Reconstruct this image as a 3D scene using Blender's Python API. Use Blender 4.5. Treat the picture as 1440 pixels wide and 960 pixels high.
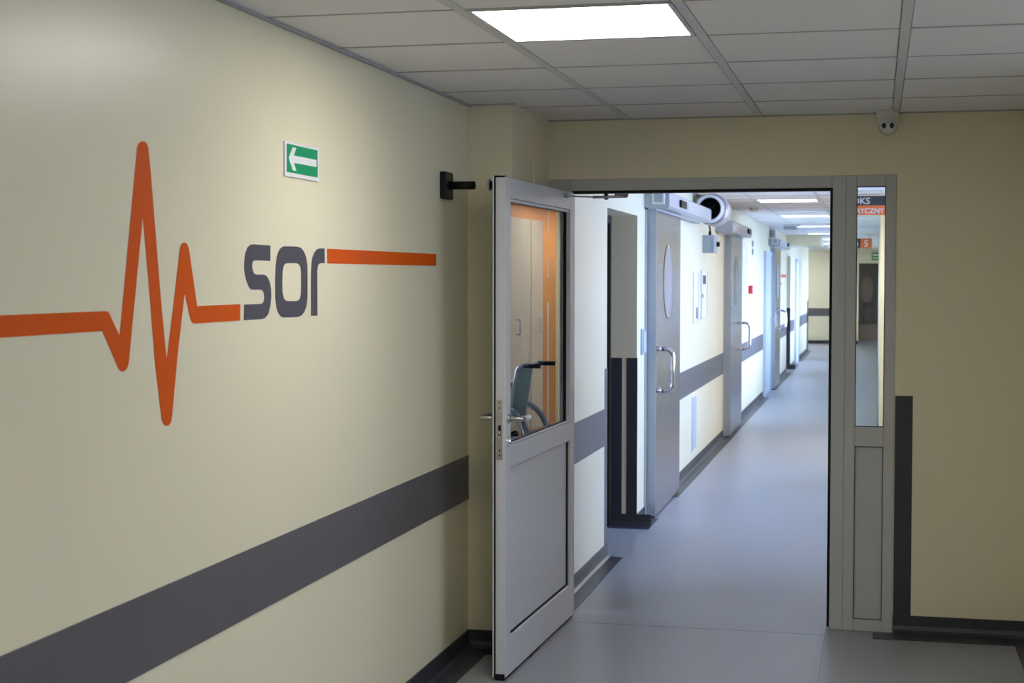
import bpy, bmesh, math, random
from mathutils import Vector, Matrix, Euler
random.seed(7)
for o in list(bpy.data.objects):
    bpy.data.objects.remove(o)
scene = bpy.context.scene
COL = scene.collection

# ------------------------------------------------------------------ camera
EYE = 1.585
YAW, PITCH, ROLL = 0.2315, 0.0402, 0.0006
fwd = Vector((-math.sin(YAW) * math.cos(PITCH), math.cos(YAW) * math.cos(PITCH), -math.sin(PITCH)))
rgt = Vector((math.cos(YAW), math.sin(YAW), 0))
upv = rgt.cross(fwd)
r2 = rgt * math.cos(ROLL) + upv * math.sin(ROLL)
u2 = -rgt * math.sin(ROLL) + upv * math.cos(ROLL)
cam_data = bpy.data.cameras.new('camera')
cam = bpy.data.objects.new('camera', cam_data)
COL.objects.link(cam)
m = Matrix((r2, u2, -fwd)).transposed().to_4x4()
m.translation = Vector((0, 0, EYE))
cam.matrix_world = m
cam_data.sensor_width = 36
cam_data.sensor_fit = 'HORIZONTAL'
cam_data.lens = 2176.5 / 1440 * 36
cam_data.clip_start, cam_data.clip_end = 0.05, 200
cam_data.dof.use_dof = True
cam_data.dof.focus_distance = 6.0
cam_data.dof.aperture_fstop = 8.0
scene.camera = cam

# ------------------------------------------------------------------ world, exposure
world = bpy.data.worlds.new('daylight')
scene.world = world
world.use_nodes = True
bg = world.node_tree.nodes['Background']
bg.inputs[0].default_value = (0.45, 0.59, 1.0, 1)
bg.inputs[1].default_value = 22.5
scene.view_settings.view_transform = 'Standard'
scene.view_settings.look = 'None'
scene.view_settings.gamma = 1
scene.view_settings.use_curve_mapping = False
scene.view_settings.exposure = 0.0
FOYER_L = 16.8            # radiance of the near hall's ceiling panels
FOYER_C = (1.0, 0.985, 0.95)
CORR_L = 1.5             # radiance of the corridor's cool ceiling panels
CORR_C = (0.97, 0.98, 1.0)

# ------------------------------------------------------------------ materials
def mat(name, col, rough=0.5, metal=0.0, spec=0.5, noise=0.0, nscale=8.0, bump=0.0, bscale=200.0, stretch=None, emit=None, coat=0.0):
    mt = bpy.data.materials.new(name)
    mt.use_nodes = True
    nt = mt.node_tree
    b = nt.nodes['Principled BSDF']
    b.inputs['Base Color'].default_value = (*col, 1)
    b.inputs['Roughness'].default_value = rough
    b.inputs['Metallic'].default_value = metal
    b.inputs['Specular IOR Level'].default_value = spec
    b.inputs['Coat Weight'].default_value = coat
    tc = nt.nodes.new('ShaderNodeTexCoord')
    mp = nt.nodes.new('ShaderNodeMapping')
    nt.links.new(tc.outputs['Object'], mp.inputs[0])
    if stretch:
        mp.inputs['Scale'].default_value = stretch
    if noise > 0:
        n = nt.nodes.new('ShaderNodeTexNoise')
        n.inputs['Scale'].default_value = nscale
        n.inputs['Detail'].default_value = 4
        nt.links.new(mp.outputs[0], n.inputs['Vector'])
        mr = nt.nodes.new('ShaderNodeMapRange')
        mr.inputs['To Min'].default_value = 1 - noise
        mr.inputs['To Max'].default_value = 1 + noise
        nt.links.new(n.outputs['Fac'], mr.inputs['Value'])
        mx = nt.nodes.new('ShaderNodeMix')
        mx.data_type = 'RGBA'; mx.blend_type = 'MULTIPLY'
        mx.inputs['Factor'].default_value = 1
        mx.inputs['A'].default_value = (*col, 1)
        nt.links.new(mr.outputs[0], mx.inputs['B'])
        nt.links.new(mx.outputs['Result'], b.inputs['Base Color'])
    if bump > 0:
        n2 = nt.nodes.new('ShaderNodeTexNoise')
        n2.inputs['Scale'].default_value = bscale
        n2.inputs['Detail'].default_value = 3
        nt.links.new(mp.outputs[0], n2.inputs['Vector'])
        bp = nt.nodes.new('ShaderNodeBump')
        bp.inputs['Strength'].default_value = bump
        bp.inputs['Distance'].default_value = 0.002
        nt.links.new(n2.outputs['Fac'], bp.inputs['Height'])
        nt.links.new(bp.outputs[0], b.inputs['Normal'])
    if emit:
        b.inputs['Emission Color'].default_value = (*emit[0], 1)
        b.inputs['Emission Strength'].default_value = emit[1]
    return mt

def glass_mat(name, tint, ior, rough=0.0):
    """flat glazing: clear sheet whose reflection follows Fresnel (several panes)"""
    mt = bpy.data.materials.new(name)
    mt.use_nodes = True
    nt = mt.node_tree
    nt.nodes.clear()
    out = nt.nodes.new('ShaderNodeOutputMaterial')
    mix = nt.nodes.new('ShaderNodeMixShader')
    tr = nt.nodes.new('ShaderNodeBsdfTransparent')
    tr.inputs[0].default_value = (*tint, 1)
    gl = nt.nodes.new('ShaderNodeBsdfGlossy')
    gl.inputs['Roughness'].default_value = rough
    gl.inputs['Color'].default_value = (0.98, 1.0, 0.98, 1)
    fr = nt.nodes.new('ShaderNodeFresnel')
    fr.inputs['IOR'].default_value = ior
    nt.links.new(fr.outputs[0], mix.inputs[0])
    nt.links.new(tr.outputs[0], mix.inputs[1])
    nt.links.new(gl.outputs[0], mix.inputs[2])
    nt.links.new(mix.outputs[0], out.inputs[0])
    return mt

M = {}
M['paint'] = mat('cream_wall_paint', (0.80, 0.74, 0.53), 0.33, noise=0.03, nscale=2.5, bump=0.05, bscale=90)
M['tile'] = mat('mineral_tile', (0.86, 0.845, 0.84), 0.9, spec=0.2, noise=0.03, nscale=30, bump=0.15, bscale=500)
M['tee'] = mat('white_tee', (0.66, 0.66, 0.64), 0.5)
M['crosstee'] = mat('grey_cross_tee', (0.42, 0.42, 0.41), 0.6)
M['plenum'] = mat('dark_plenum', (0.16, 0.16, 0.16), 0.9)
M['floor'] = mat('grey_vinyl_floor', (0.295, 0.30, 0.325), 0.36, noise=0.07, nscale=26, bump=0.03, bscale=60)
M['weld'] = mat('vinyl_weld', (0.24, 0.25, 0.29), 0.5)
M['skirt'] = mat('anthracite_vinyl', (0.035, 0.037, 0.045), 0.38, noise=0.1, nscale=20)
M['band'] = mat('grey_guard_pvc', (0.105, 0.102, 0.11), 0.42, noise=0.08, nscale=12, bump=0.08, bscale=300)
M['alu'] = mat('grey_powder_coat', (0.50, 0.505, 0.50), 0.42, noise=0.02, nscale=5)
M['leaf'] = mat('light_grey_powder_coat', (0.58, 0.59, 0.61), 0.36, noise=0.02, nscale=5)
M['rubber'] = mat('black_rubber', (0.008, 0.008, 0.009), 0.6, spec=0.2)
M['black'] = mat('black_plastic', (0.008, 0.008, 0.009), 0.4, spec=0.2, noise=0.1, nscale=30)
M['steel'] = mat('brushed_steel', (0.56, 0.54, 0.52), 0.28, metal=1.0, noise=0.06, nscale=20)
M['chrome'] = mat('polished_chrome', (0.75, 0.75, 0.76), 0.12, metal=1.0, noise=0.02)
M['orange'] = mat('orange_vinyl', (0.66, 0.095, 0.004), 0.6, spec=0.15, noise=0.03, nscale=10)
M['letter'] = mat('slate_vinyl', (0.075, 0.071, 0.09), 0.5, spec=0.3, noise=0.03, nscale=10)
M['signwhite'] = mat('sign_white', (0.80, 0.80, 0.80), 0.4, noise=0.01)
M['signgreen'] = mat('sign_green', (0.0, 0.30, 0.12), 0.4, noise=0.02)
M['white'] = mat('white_plastic', (0.72, 0.72, 0.71), 0.35, noise=0.02)
M['lens'] = mat('black_lens', (0.006, 0.006, 0.008), 0.08, coat=0.5, noise=0.05)
M['glass'] = glass_mat('double_glazing', (0.88, 0.92, 0.91), 3.0)
M['clear'] = glass_mat('single_glazing', (0.96, 0.98, 0.97), 1.45)
M['slide'] = mat('brushed_steel_door', (0.38, 0.33, 0.36), 0.18, metal=1.0, noise=0.05, nscale=3, stretch=(2, 2, 60), bump=0.03, bscale=30)
M['slide_edge'] = mat('anodised_edge', (0.40, 0.45, 0.48), 0.4, metal=0.4, noise=0.03)
M['frosted'] = mat('frosted_glass', (0.22, 0.215, 0.235), 0.3, noise=0.03)
M['anod'] = mat('silver_anodised', (0.48, 0.48, 0.49), 0.36, metal=0.35, noise=0.02)
M['boxgrey'] = mat('grey_blue_enamel', (0.34, 0.38, 0.41), 0.45, noise=0.03)
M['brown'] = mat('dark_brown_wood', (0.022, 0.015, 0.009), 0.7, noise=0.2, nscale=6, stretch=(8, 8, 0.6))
M['wood'] = mat('mid_brown_wood', (0.07, 0.034, 0.013), 0.6, noise=0.2, nscale=6, stretch=(1, 8, 8))
M['red'] = mat('red_plastic', (0.55, 0.02, 0.02), 0.4, noise=0.03)
M['bluegrey'] = mat('pale_blue_laminate', (0.46, 0.52, 0.60), 0.4, noise=0.03)
M['doorwhite'] = mat('white_laminate', (0.70, 0.70, 0.70), 0.4, noise=0.03)
M['cream_door'] = mat('cream_laminate', (0.74, 0.60, 0.46), 0.4, noise=0.03)
M['orangewall'] = mat('orange_paint', (0.72, 0.27, 0.07), 0.45, noise=0.04, nscale=3)
M['signorange'] = mat('sign_orange', (0.85, 0.16, 0.025), 0.5, noise=0.02)
M['signdark'] = mat('sign_anthracite', (0.03, 0.035, 0.045), 0.4, noise=0.03)
M['paper'] = mat('printed_paper', (0.75, 0.75, 0.75), 0.6, noise=0.15, nscale=25)
M['paperframe'] = mat('grey_frame', (0.66, 0.66, 0.67), 0.4, noise=0.03)
M['teal'] = mat('grey_teal_fabric', (0.20, 0.27, 0.26), 0.7, noise=0.15, nscale=40)
M['foyer_diff'] = mat('panel_diffuser_warm', (0.8, 0.8, 0.8), 0.5, noise=0.01, emit=(FOYER_C, FOYER_L))
M['added_diff'] = mat('added_panel_diffuser', (0.8, 0.8, 0.8), 0.5, noise=0.01, emit=((0.94, 0.97, 1.0), 26.0))  # strong glow of the added recess and far bay lamps
M['corr_diff'] = mat('panel_diffuser_cool', (0.8, 0.8, 0.8), 0.5, noise=0.01, emit=(CORR_C, CORR_L))

# ------------------------------------------------------------------ mesh helpers
def new_bm():
    return bmesh.new()

def add_box(bm, x0, x1, y0, y1, z0, z1, bevel=0.0, seg=1):
    r = bmesh.ops.create_cube(bm, size=1.0)
    vs = r['verts']
    for v in vs:
        v.co = Vector(((x0 + x1) / 2 + v.co.x * (x1 - x0), (y0 + y1) / 2 + v.co.y * (y1 - y0), (z0 + z1) / 2 + v.co.z * (z1 - z0)))
    if bevel > 0:
        es = list({e for v in vs for e in v.link_edges})
        bmesh.ops.bevel(bm, geom=es, offset=bevel, segments=seg, affect='EDGES', profile=0.5)
    return bm

def add_prism(bm, pts, fn, d0, d1, hole=None):
    """polygon pts (2D) extruded between depths d0 and d1; fn(a, b, d) -> world point"""
    def ring(d, P):
        return [bm.verts.new(fn(a, b, d)) for a, b in P]
    A0, A1 = ring(d0, pts), ring(d1, pts)
    n = len(pts)
    for i in range(n):
        j = (i + 1) % n
        bm.faces.new((A0[i], A0[j], A1[j], A1[i]))
    if hole is None:
        caps = [bm.faces.new(A0[::-1]), bm.faces.new(A1)]
        bm.normal_update()
        bmesh.ops.triangulate(bm, faces=caps)
    else:
        B0, B1 = ring(d0, hole), ring(d1, hole)
        k = len(hole)
        for i in range(k):
            j = (i + 1) % k
            bm.faces.new((B0[j], B0[i], B1[i], B1[j]))
        for A, B in ((A1, B1), (A0, B0)):
            es = []
            for L in (A, B):
                for i in range(len(L)):
                    e = bm.edges.get((L[i], L[(i + 1) % len(L)])) or bm.edges.new((L[i], L[(i + 1) % len(L)]))
                    es.append(e)
            bmesh.ops.triangle_fill(bm, use_beauty=True, use_dissolve=False, edges=es)
    bmesh.ops.recalc_face_normals(bm, faces=bm.faces)
    return bm

def add_tube(bm, pts, rad, seg=10, cap=True):
    pts = [Vector(p) for p in pts]
    rings = []
    prev = None
    for i, p in enumerate(pts):
        if i == 0: t = pts[1] - pts[0]
        elif i == len(pts) - 1: t = pts[-1] - pts[-2]
        else: t = (pts[i + 1] - p).normalized() + (p - pts[i - 1]).normalized()
        t.normalize()
        if prev is None:
            ref = Vector((0, 0, 1)) if abs(t.z) < 0.9 else Vector((1, 0, 0))
            a = t.cross(ref).normalized()
        else:
            a = (prev - t * prev.dot(t)).normalized()
        prev = a
        b = t.cross(a)
        r = rad[i] if isinstance(rad, (list, tuple)) else rad
        rings.append([bm.verts.new(p + (a * math.cos(2 * math.pi * k / seg) + b * math.sin(2 * math.pi * k / seg)) * r) for k in range(seg)])
    for q in range(len(rings) - 1):
        for k in range(seg):
            f = bm.faces.new((rings[q][k], rings[q][(k + 1) % seg], rings[q + 1][(k + 1) % seg], rings[q + 1][k]))
            f.smooth = True
    if cap:
        bm.faces.new(rings[0][::-1]); bm.faces.new(rings[-1])
    return bm

def add_lathe(bm, prof, origin, axis, seg=32):
    """profile [(radius, along)] spun round an axis through origin"""
    ax = Vector(axis).normalized()
    ref = Vector((0, 0, 1)) if abs(ax.z) < 0.9 else Vector((1, 0, 0))
    a = ax.cross(ref).normalized(); b = ax.cross(a)
    o = Vector(origin)
    rings = []
    for r, t in prof:
        if r < 1e-6:
            rings.append([bm.verts.new(o + ax * t)])
        else:
            rings.append([bm.verts.new(o + ax * t + (a * math.cos(2 * math.pi * k / seg) + b * math.sin(2 * math.pi * k / seg)) * r) for k in range(seg)])
    for A, B in zip(rings, rings[1:]):
        for k in range(seg):
            l = (k + 1) % seg
            if len(A) == 1 and len(B) == 1: continue
            if len(A) == 1: bm.faces.new((A[0], B[l], B[k]))
            elif len(B) == 1: bm.faces.new((A[k], A[l], B[0]))
            else: bm.faces.new((A[k], A[l], B[l], B[k]))
    bmesh.ops.recalc_face_normals(bm, faces=bm.faces)
    return bm

def fillet(pts, r, n=5):
    """round the inner corners of a polyline"""
    pts = [Vector(p) for p in pts]
    out = [pts[0]]
    for i in range(1, len(pts) - 1):
        a, p, c = pts[i - 1], pts[i], pts[i + 1]
        d1 = (a - p).normalized() * r; d2 = (c - p).normalized() * r
        for k in range(n + 1):
            t = k / n
            out.append((p + d1) * (1 - t) ** 2 + p * 2 * t * (1 - t) + (p + d2) * t * t)
    out.append(pts[-1])
    return out

def root_loc(o):
    v = Vector((0, 0, 0))
    while o:
        v += o.location; o = o.parent
    return v

def obj(name, bm, material, parent=None, loc=None, local=False, smooth=False):
    """link bm as ONE mesh object; world coordinates unless local"""
    me = bpy.data.meshes.new(name)
    base = Vector(loc) if loc is not None else Vector((0, 0, 0))
    off = base + (root_loc(parent) if parent else Vector((0, 0, 0)))
    if not local and off.length > 0:
        bmesh.ops.translate(bm, verts=bm.verts, vec=-off)
    if smooth:
        for f in bm.faces: f.smooth = True
    bm.to_mesh(me); bm.free()
    me.materials.append(M[material])
    o = bpy.data.objects.new(name, me)
    COL.objects.link(o)
    o.location = base
    if parent: o.parent = parent
    return o

def box(name, b, material, parent=None, bevel=0.0, seg=1, local=False, loc=None):
    return obj(name, add_box(new_bm(), *b, bevel=bevel, seg=seg), material, parent, local=local, loc=loc)

def tag(o, label=None, cat=None, group=None, kind=None):
    if label: o['label'] = label
    if cat: o['category'] = cat
    if group: o['group'] = group
    if kind: o['kind'] = kind
    return o

def thing(name, loc, label, cat=None, group=None, kind=None, rz=0.0):
    o = bpy.data.objects.new(name, None)
    COL.objects.link(o)
    o.location = loc
    o.rotation_euler = (0, 0, rz)
    o.empty_display_size = 0.1
    return tag(o, label, cat, group, kind)

def inst(name, mesh, parent, loc):
    o = bpy.data.objects.new(name, mesh)
    COL.objects.link(o)
    o.parent = parent
    o.location = loc
    return o

def shared_box(name, sx, sy, sz, material, bevel=0.0):
    bm = add_box(new_bm(), -sx / 2, sx / 2, -sy / 2, sy / 2, 0, sz, bevel)
    me = bpy.data.meshes.new(name)
    bm.to_mesh(me); bm.free()
    me.materials.append(M[material])
    return me

def text_mesh(name, body, size, material, parent, fn, align='LEFT', depth=0.002, bold=0.0):
    """lettering: font outline turned into a mesh, placed by fn(a, b, d) -> world"""
    cu = bpy.data.curves.new(name, 'FONT')
    cu.body = body; cu.size = size; cu.align_x = align; cu.extrude = depth; cu.offset = bold
    cu.resolution_u = 3
    t = bpy.data.objects.new(name, cu)
    COL.objects.link(t)
    dg = bpy.context.evaluated_depsgraph_get()
    me = bpy.data.meshes.new_from_object(t.evaluated_get(dg))
    COL.objects.unlink(t); bpy.data.objects.remove(t)
    off = root_loc(parent)
    for v in me.vertices:
        v.co = Vector(fn(v.co.x, v.co.y, v.co.z)) - off
    me.materials.clear(); me.materials.append(M[material])
    o = bpy.data.objects.new(name, me)
    COL.objects.link(o); o.parent = parent
    return o

# ================================================================== the setting
CEIL = 2.3255            # underside of the ceiling tiles
XL, XR = -1.70, 0.70     # near hall side walls
YW = 7.11                # wall that closes the near hall
XC, XCR = -1.49, 0.03    # corridor side walls
YEND = 39.0

def structure(name, b, material, label=None, bevel=0.0):
    return tag(box(name, b, material, bevel=bevel), label, kind='structure')

# floor
floor = structure('floor', (-4.0, 5.0, -5.0, 44.0, -0.10, 0.0), 'floor', 'grey blue sheet vinyl floor')
box('weld_seam', (-0.213, -0.209, -4.0, 30.0, 0.0, 0.0006), 'weld', floor)
box('weld_seam', (-1.36, -0.21, 6.985, 6.989, 0.0, 0.0006), 'weld', floor)

# walls of the near hall
structure('wall_left', (XL - 0.20, XL, -4.0, 6.39, 0, 2.5), 'paint', 'cream painted wall carrying the pulse line graphic')
pil = structure('wall_pillar', (XL - 0.20, -1.505, 6.39, 6.80, 0, 2.5), 'paint', 'cream pillar beside the open door')
box('plaster_return', (XL - 0.20, -1.499, 6.80, YW + 0.001, 0, 2.5), 'paint', pil)
wf = structure('wall_front', (0.08, 1.6, YW, YW + 0.12, 0, 2.5), 'paint', 'cream wall right of the glazed side light')
box('lintel', (XL - 0.20, 0.08, YW, YW + 0.12, 2.05, 2.5), 'paint', wf)
wrt = structure('wall_right', (XR, XR + 0.12, 5.60, YW, 0, 2.5), 'paint', 'cream side wall at the right edge of the near hall')
box('wall_section', (XR, XR + 0.12, -4.0, 1.40, 0, 2.5), 'paint', wrt)
box('wall_section', (XR + 0.12, 4.4, 5.60, 5.72, 0, 2.5), 'paint', wrt)
box('wall_section', (XR + 0.12, 4.4, 1.28, 1.40, 0, 2.5), 'paint', wrt)
for y0, y1, z0, z1 in ((1.28, 2.0, 0, 2.5), (5.3, 5.72, 0, 2.5), (2.0, 5.3, 0, 1.70), (2.0, 5.3, 2.15, 2.5)):
    box('wall_section', (4.4, 4.52, y0, y1, z0, z1), 'paint', wrt)
structure('wall_back', (-1.9, 0.82, -4.12, -4.0, 0, 2.5), 'paint', 'cream wall behind the viewer')

# corridor left wall with its two doorways
wl = structure('wall_corridor_left', (XC - 0.17, XC, YW + 0.12, 8.67, 0, 2.5), 'paint', 'cream corridor wall behind the open door leaf')
def wall_piece(y0, y1, z0=0.0, z1=2.5):
    return box('wall_section', (XC - 0.17, XC, y0, y1, z0, z1), 'paint', wl)
wall_piece(8.67, 9.80, 1.99, 2.5)
wall_piece(9.80, 26.60)
wall_piece(26.60, 27.75, 1.99, 2.5)
wall_piece(27.75, 35.0)
box('wall_section', (XL - 0.2, XC - 0.0, YW + 0.10, YW + 0.14, 0, 2.5), 'paint', wl)
box('wall_section', (-3.2, -3.05, 35.0, YEND, 0, 2.5), 'paint', wl)
box('wall_section', (-3.2, XC - 0.17, 34.85, 35.0, 0, 2.5), 'paint', wl)

# corridor right wall: orange end, recess, then a wall with windows
we = structure('wall_corridor_orange', (0.046, 0.70, YW + 0.12, 8.40, 0, 2.5), 'orangewall', 'orange painted wall end behind the side light')
wrb = structure('wall_recess_back', (1.06, 1.20, 8.40, 16.5, 0, 0.85), 'paint', 'cream back wall of the waiting recess')
box('wall_section', (1.06, 1.20, 8.40, 16.5, 2.15, 2.5), 'paint', wrb)
for a, b in ((8.40, 8.60), (10.20, 10.40), (12.0, 12.2), (13.7, 16.5)):
    box('wall_section', (1.06, 1.20, a, b, 0.85, 2.15), 'paint', wrb)
structure('wall_recess_side', (XCR, 1.20, 16.5, 16.62, 0, 2.5), 'paint', 'cream side wall of the waiting recess')
box('wall_section', (0.70, 1.20, 8.28, 8.40, 0, 2.5), 'orangewall', we)
wr = structure('wall_corridor_right', (XCR, XCR + 0.25, 16.62, YEND, 0, 0.60), 'paint', 'cream corridor wall with a row of windows')
box('wall_section', (XCR, XCR + 0.25, 16.62, YEND, 1.85, 2.5), 'paint', wr)
WINS = [(17.1, 20.9), (21.7, 25.5), (26.5, 31.0), (31.8, 37.4)]
ys = [16.62] + [v for w in WINS for v in w] + [YEND]
for i in range(0, len(ys), 2):
    box('wall_section', (XCR, XCR + 0.25, ys[i], ys[i + 1], 0.60, 1.85), 'paint', wr)
def window(n, xw, a, b, z0, z1, label):
    w = thing('window_%d' % n, (xw + 0.05, (a + b) / 2, z0), label, kind='structure')
    x0, x1 = xw + 0.05, xw + 0.11
    bm = new_bm()
    add_box(bm, x0, x1, a, a + 0.06, z0, z1); add_box(bm, x0, x1, b - 0.06, b, z0, z1)
    add_box(bm, x0, x1, a, b, z0, z0 + 0.06); add_box(bm, x0, x1, a, b, z1 - 0.06, z1)
    mid = (a + b) / 2
    n_ = max(2, round((b - a) / 1.1)); st_ = (b - a - 0.12 + 0.08) / n_
    spans = [(a + 0.06 + st_ * q, a + 0.06 + st_ * (q + 1) - 0.08) for q in range(n_)]
    for p, q in spans[:-1]:
        add_box(bm, x0, x1, q, q + 0.08, z0 + 0.06, z1 - 0.06)
    obj('window_frame', bm, 'doorwhite', w)
    for p, q in spans:
        box('pane', (x0 + 0.028, x0 + 0.034, p, q, z0 + 0.06, z1 - 0.06), 'clear', w)
    box('window_sill', (xw - 0.015, x0, a, b, z0 - 0.02, z0 + 0.01), 'doorwhite', w)
    # sampling portal for the daylight that enters here
    pl = bpy.data.lights.new('window_portal', 'AREA')
    pl.shape = 'RECTANGLE'; pl.size = b - a; pl.size_y = z1 - z0
    pl.cycles.is_portal = True
    po = bpy.data.objects.new('window_portal', pl)
    COL.objects.link(po)
    po.matrix_world = Matrix.Translation((x1 + 0.02, mid, (z0 + z1) / 2)) @ Matrix(((0, 0, 1, 0), (1, 0, 0, 0), (0, 1, 0, 0), (0, 0, 0, 1)))
for i, (a, b) in enumerate(WINS):
    window(i + 1, XCR + 0.07, a, b, 0.60, 1.85, '%s white framed corridor window from the recess' % ('first', 'second', 'third', 'fourth')[i])
window(7, 4.40, 2.0, 5.3, 1.70, 2.15, 'added white framed high strip window at the end of the side hall')  # unseen window, added to give the left wall soft side light
window(6, 1.06, 8.60, 10.20, 0.85, 2.15, 'white framed window at the near end of the recess')
window(5, 1.06, 10.40, 12.0, 0.85, 2.15, 'white framed window in the middle of the recess')
window(8, 1.06, 12.2, 13.7, 0.85, 2.15, 'white framed window next to the orange cupboard')

# far wall with a doorway into a dim room
fw_ = structure('wall_far', (-3.2, -0.44, YEND, YEND + 0.15, 0, 2.5), 'paint', 'cream wall closing the far end of the corridor')
box('lintel', (-0.44, 0.60, YEND, YEND + 0.15, 1.98, 2.5), 'paint', fw_)
box('wall_section', (0.28, 0.60, YEND, YEND + 0.15, 0, 1.98), 'paint', fw_)
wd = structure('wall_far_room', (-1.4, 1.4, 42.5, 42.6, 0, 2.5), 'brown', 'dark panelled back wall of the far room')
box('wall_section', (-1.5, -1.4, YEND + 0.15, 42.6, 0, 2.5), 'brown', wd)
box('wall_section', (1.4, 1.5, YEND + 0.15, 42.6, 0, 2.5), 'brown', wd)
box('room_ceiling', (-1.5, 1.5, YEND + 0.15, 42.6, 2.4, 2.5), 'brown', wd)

# ------------------------------------------------------------------ ceilings
TEES = [-1.126, -0.526, 0.074]
TW = 0.034
GY0 = 4.138
ceil = structure('ceiling', (XL - 0.2, XR + 0.12, -4.1, YW + 0.12, CEIL + 0.016, CEIL + 0.15), 'plenum', 'suspended ceiling of the near hall')
cols = [(XL, TEES[0]), (TEES[0], TEES[1]), (TEES[1], TEES[2]), (TEES[2], XR)]
rows = [GY0 + 0.6 * k for k in range(-7, 6)]       # -0.06 ... 7.138
tile_cache = {}
def tile(parent, x0, x1, y0, y1, name='ceiling_tile'):
    sx, sy = round(x1 - x0, 4), round(y1 - y0, 4)
    if (sx, sy) not in tile_cache:
        tile_cache[(sx, sy)] = shared_box('ceiling_tile', sx, sy, 0.015, 'tile', 0.002)
    c = Vector(((x0 + x1) / 2, (y0 + y1) / 2, CEIL + random.uniform(-0.0008, 0.0008)))
    return inst(name, tile_cache[(sx, sy)], parent, c - parent.location)
LIGHT_CELLS = {(1, 0), (3, -6)}
for k in range(-7, 5):
    y0, y1 = GY0 + 0.6 * k, min(GY0 + 0.6 * (k + 1), YW)
    for c, (a, b) in enumerate(cols):
        if (c, k) in LIGHT_CELLS: continue
        x0 = a + (TW / 2 if c > 0 else 0.004); x1 = b - (TW / 2 if c < 3 else 0.004)
        tile(ceil, x0, x1, y0 + 0.004, y1 - 0.004)
box('ceiling_slab', (XL, XR, -4.0, GY0 - 4.2, CEIL, CEIL + 0.016), 'tile', ceil)
box('ceiling_slab', (XR, 4.5, 1.3, 5.7, CEIL, CEIL + 0.10), 'tile', ceil)
tee_me = shared_box('main_tee', TW - 0.004, YW - (GY0 - 4.2), 0.014, 'tee', 0.002)
for t in TEES:
    inst('main_tee', tee_me, ceil, Vector((t, (YW + GY0 - 4.2) / 2, CEIL - 0.002)))
ct = {}
for k in range(-6, 5):
    for c, (a, b) in enumerate(cols):
        x0 = a + (TW / 2 if c > 0 else 0.0); x1 = b - (TW / 2 if c < 3 else 0.0)
        key = round(x1 - x0, 4)
        if key not in ct: ct[key] = shared_box('cross_tee', key, 0.012, 0.014, 'crosstee')
        inst('cross_tee', ct[key], ceil, Vector(((x0 + x1) / 2, GY0 + 0.6 * k, CEIL - 0.0022)))
tag(box('trim_1', (XL, XL + 0.016, -4.0, 6.39, CEIL - 0.009, CEIL - 0.001), 'crosstee'), 'grey angle trim between ceiling and left wall', kind='structure')
tag(box('trim_2', (-1.505, XR, YW - 0.012, YW, CEIL - 0.006, CEIL), 'crosstee'), 'thin grey strip between ceiling and front wall', kind='structure')  # grey strips here and below draw the dark line under the ceiling
tag(box('trim_3', (XL, -1.495, 6.378, 6.39, CEIL - 0.006, CEIL), 'crosstee'), 'thin grey strip above the pillar', kind='structure')

CY0 = 7.30
cc = structure('ceiling_corridor', (-3.2, 1.2, YW + 0.12, YEND + 0.15, CEIL + 0.016, CEIL + 0.15), 'plenum', 'suspended ceiling of the corridor')
cells = [(XC, TEES[0]), (TEES[0], TEES[1]), (TEES[1], XCR)]
CL = {0: 0, 6: 1, 12: 2, 18: 3, 24: 4, 30: 5, 36: 6, 42: 7, 48: 8}
for k in range(0, 53):
    y0, y1 = CY0 + 0.6 * k, min(CY0 + 0.6 * (k + 1), YEND)
    if y1 - y0 < 0.05: continue
    for c, (a, b) in enumerate(cells):
        if c == 1 and k in CL: continue
        x0 = a + (TW / 2 if c > 0 else 0.004); x1 = b - (TW / 2 if c < 2 else -0.0)
        tile(cc, x0, x1, y0 + 0.004, y1 - 0.004)
tee_c = shared_box('main_tee', TW - 0.004, YEND - CY0, 0.014, 'tee', 0.002)
for t in TEES[:2]:
    inst('main_tee', tee_c, cc, Vector((t, (YEND + CY0) / 2, CEIL - 0.002)))
for k in range(1, 53):
    for a, b in ((XC, TEES[0] - TW / 2), (TEES[0] + TW / 2, TEES[1] - TW / 2), (TEES[1] + TW / 2, XCR)):
        key = round(b - a, 4)
        if key not in ct: ct[key] = shared_box('cross_tee', key, 0.012, 0.014, 'crosstee')
        inst('cross_tee', ct[key], cc, Vector(((a + b) / 2, CY0 + 0.6 * k, CEIL - 0.0022)))
box('ceiling_slab', (XCR, 1.06, 8.40, 16.5, CEIL, CEIL + 0.016), 'tile', cc)
box('ceiling_slab', (-3.05, XC, 35.0, YEND, CEIL, CEIL + 0.016), 'tile', cc)
box('ceiling_slab', (-1.66, XCR + 0.7, YW + 0.12, CY0, CEIL, CEIL + 0.016), 'tile', cc)

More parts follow.
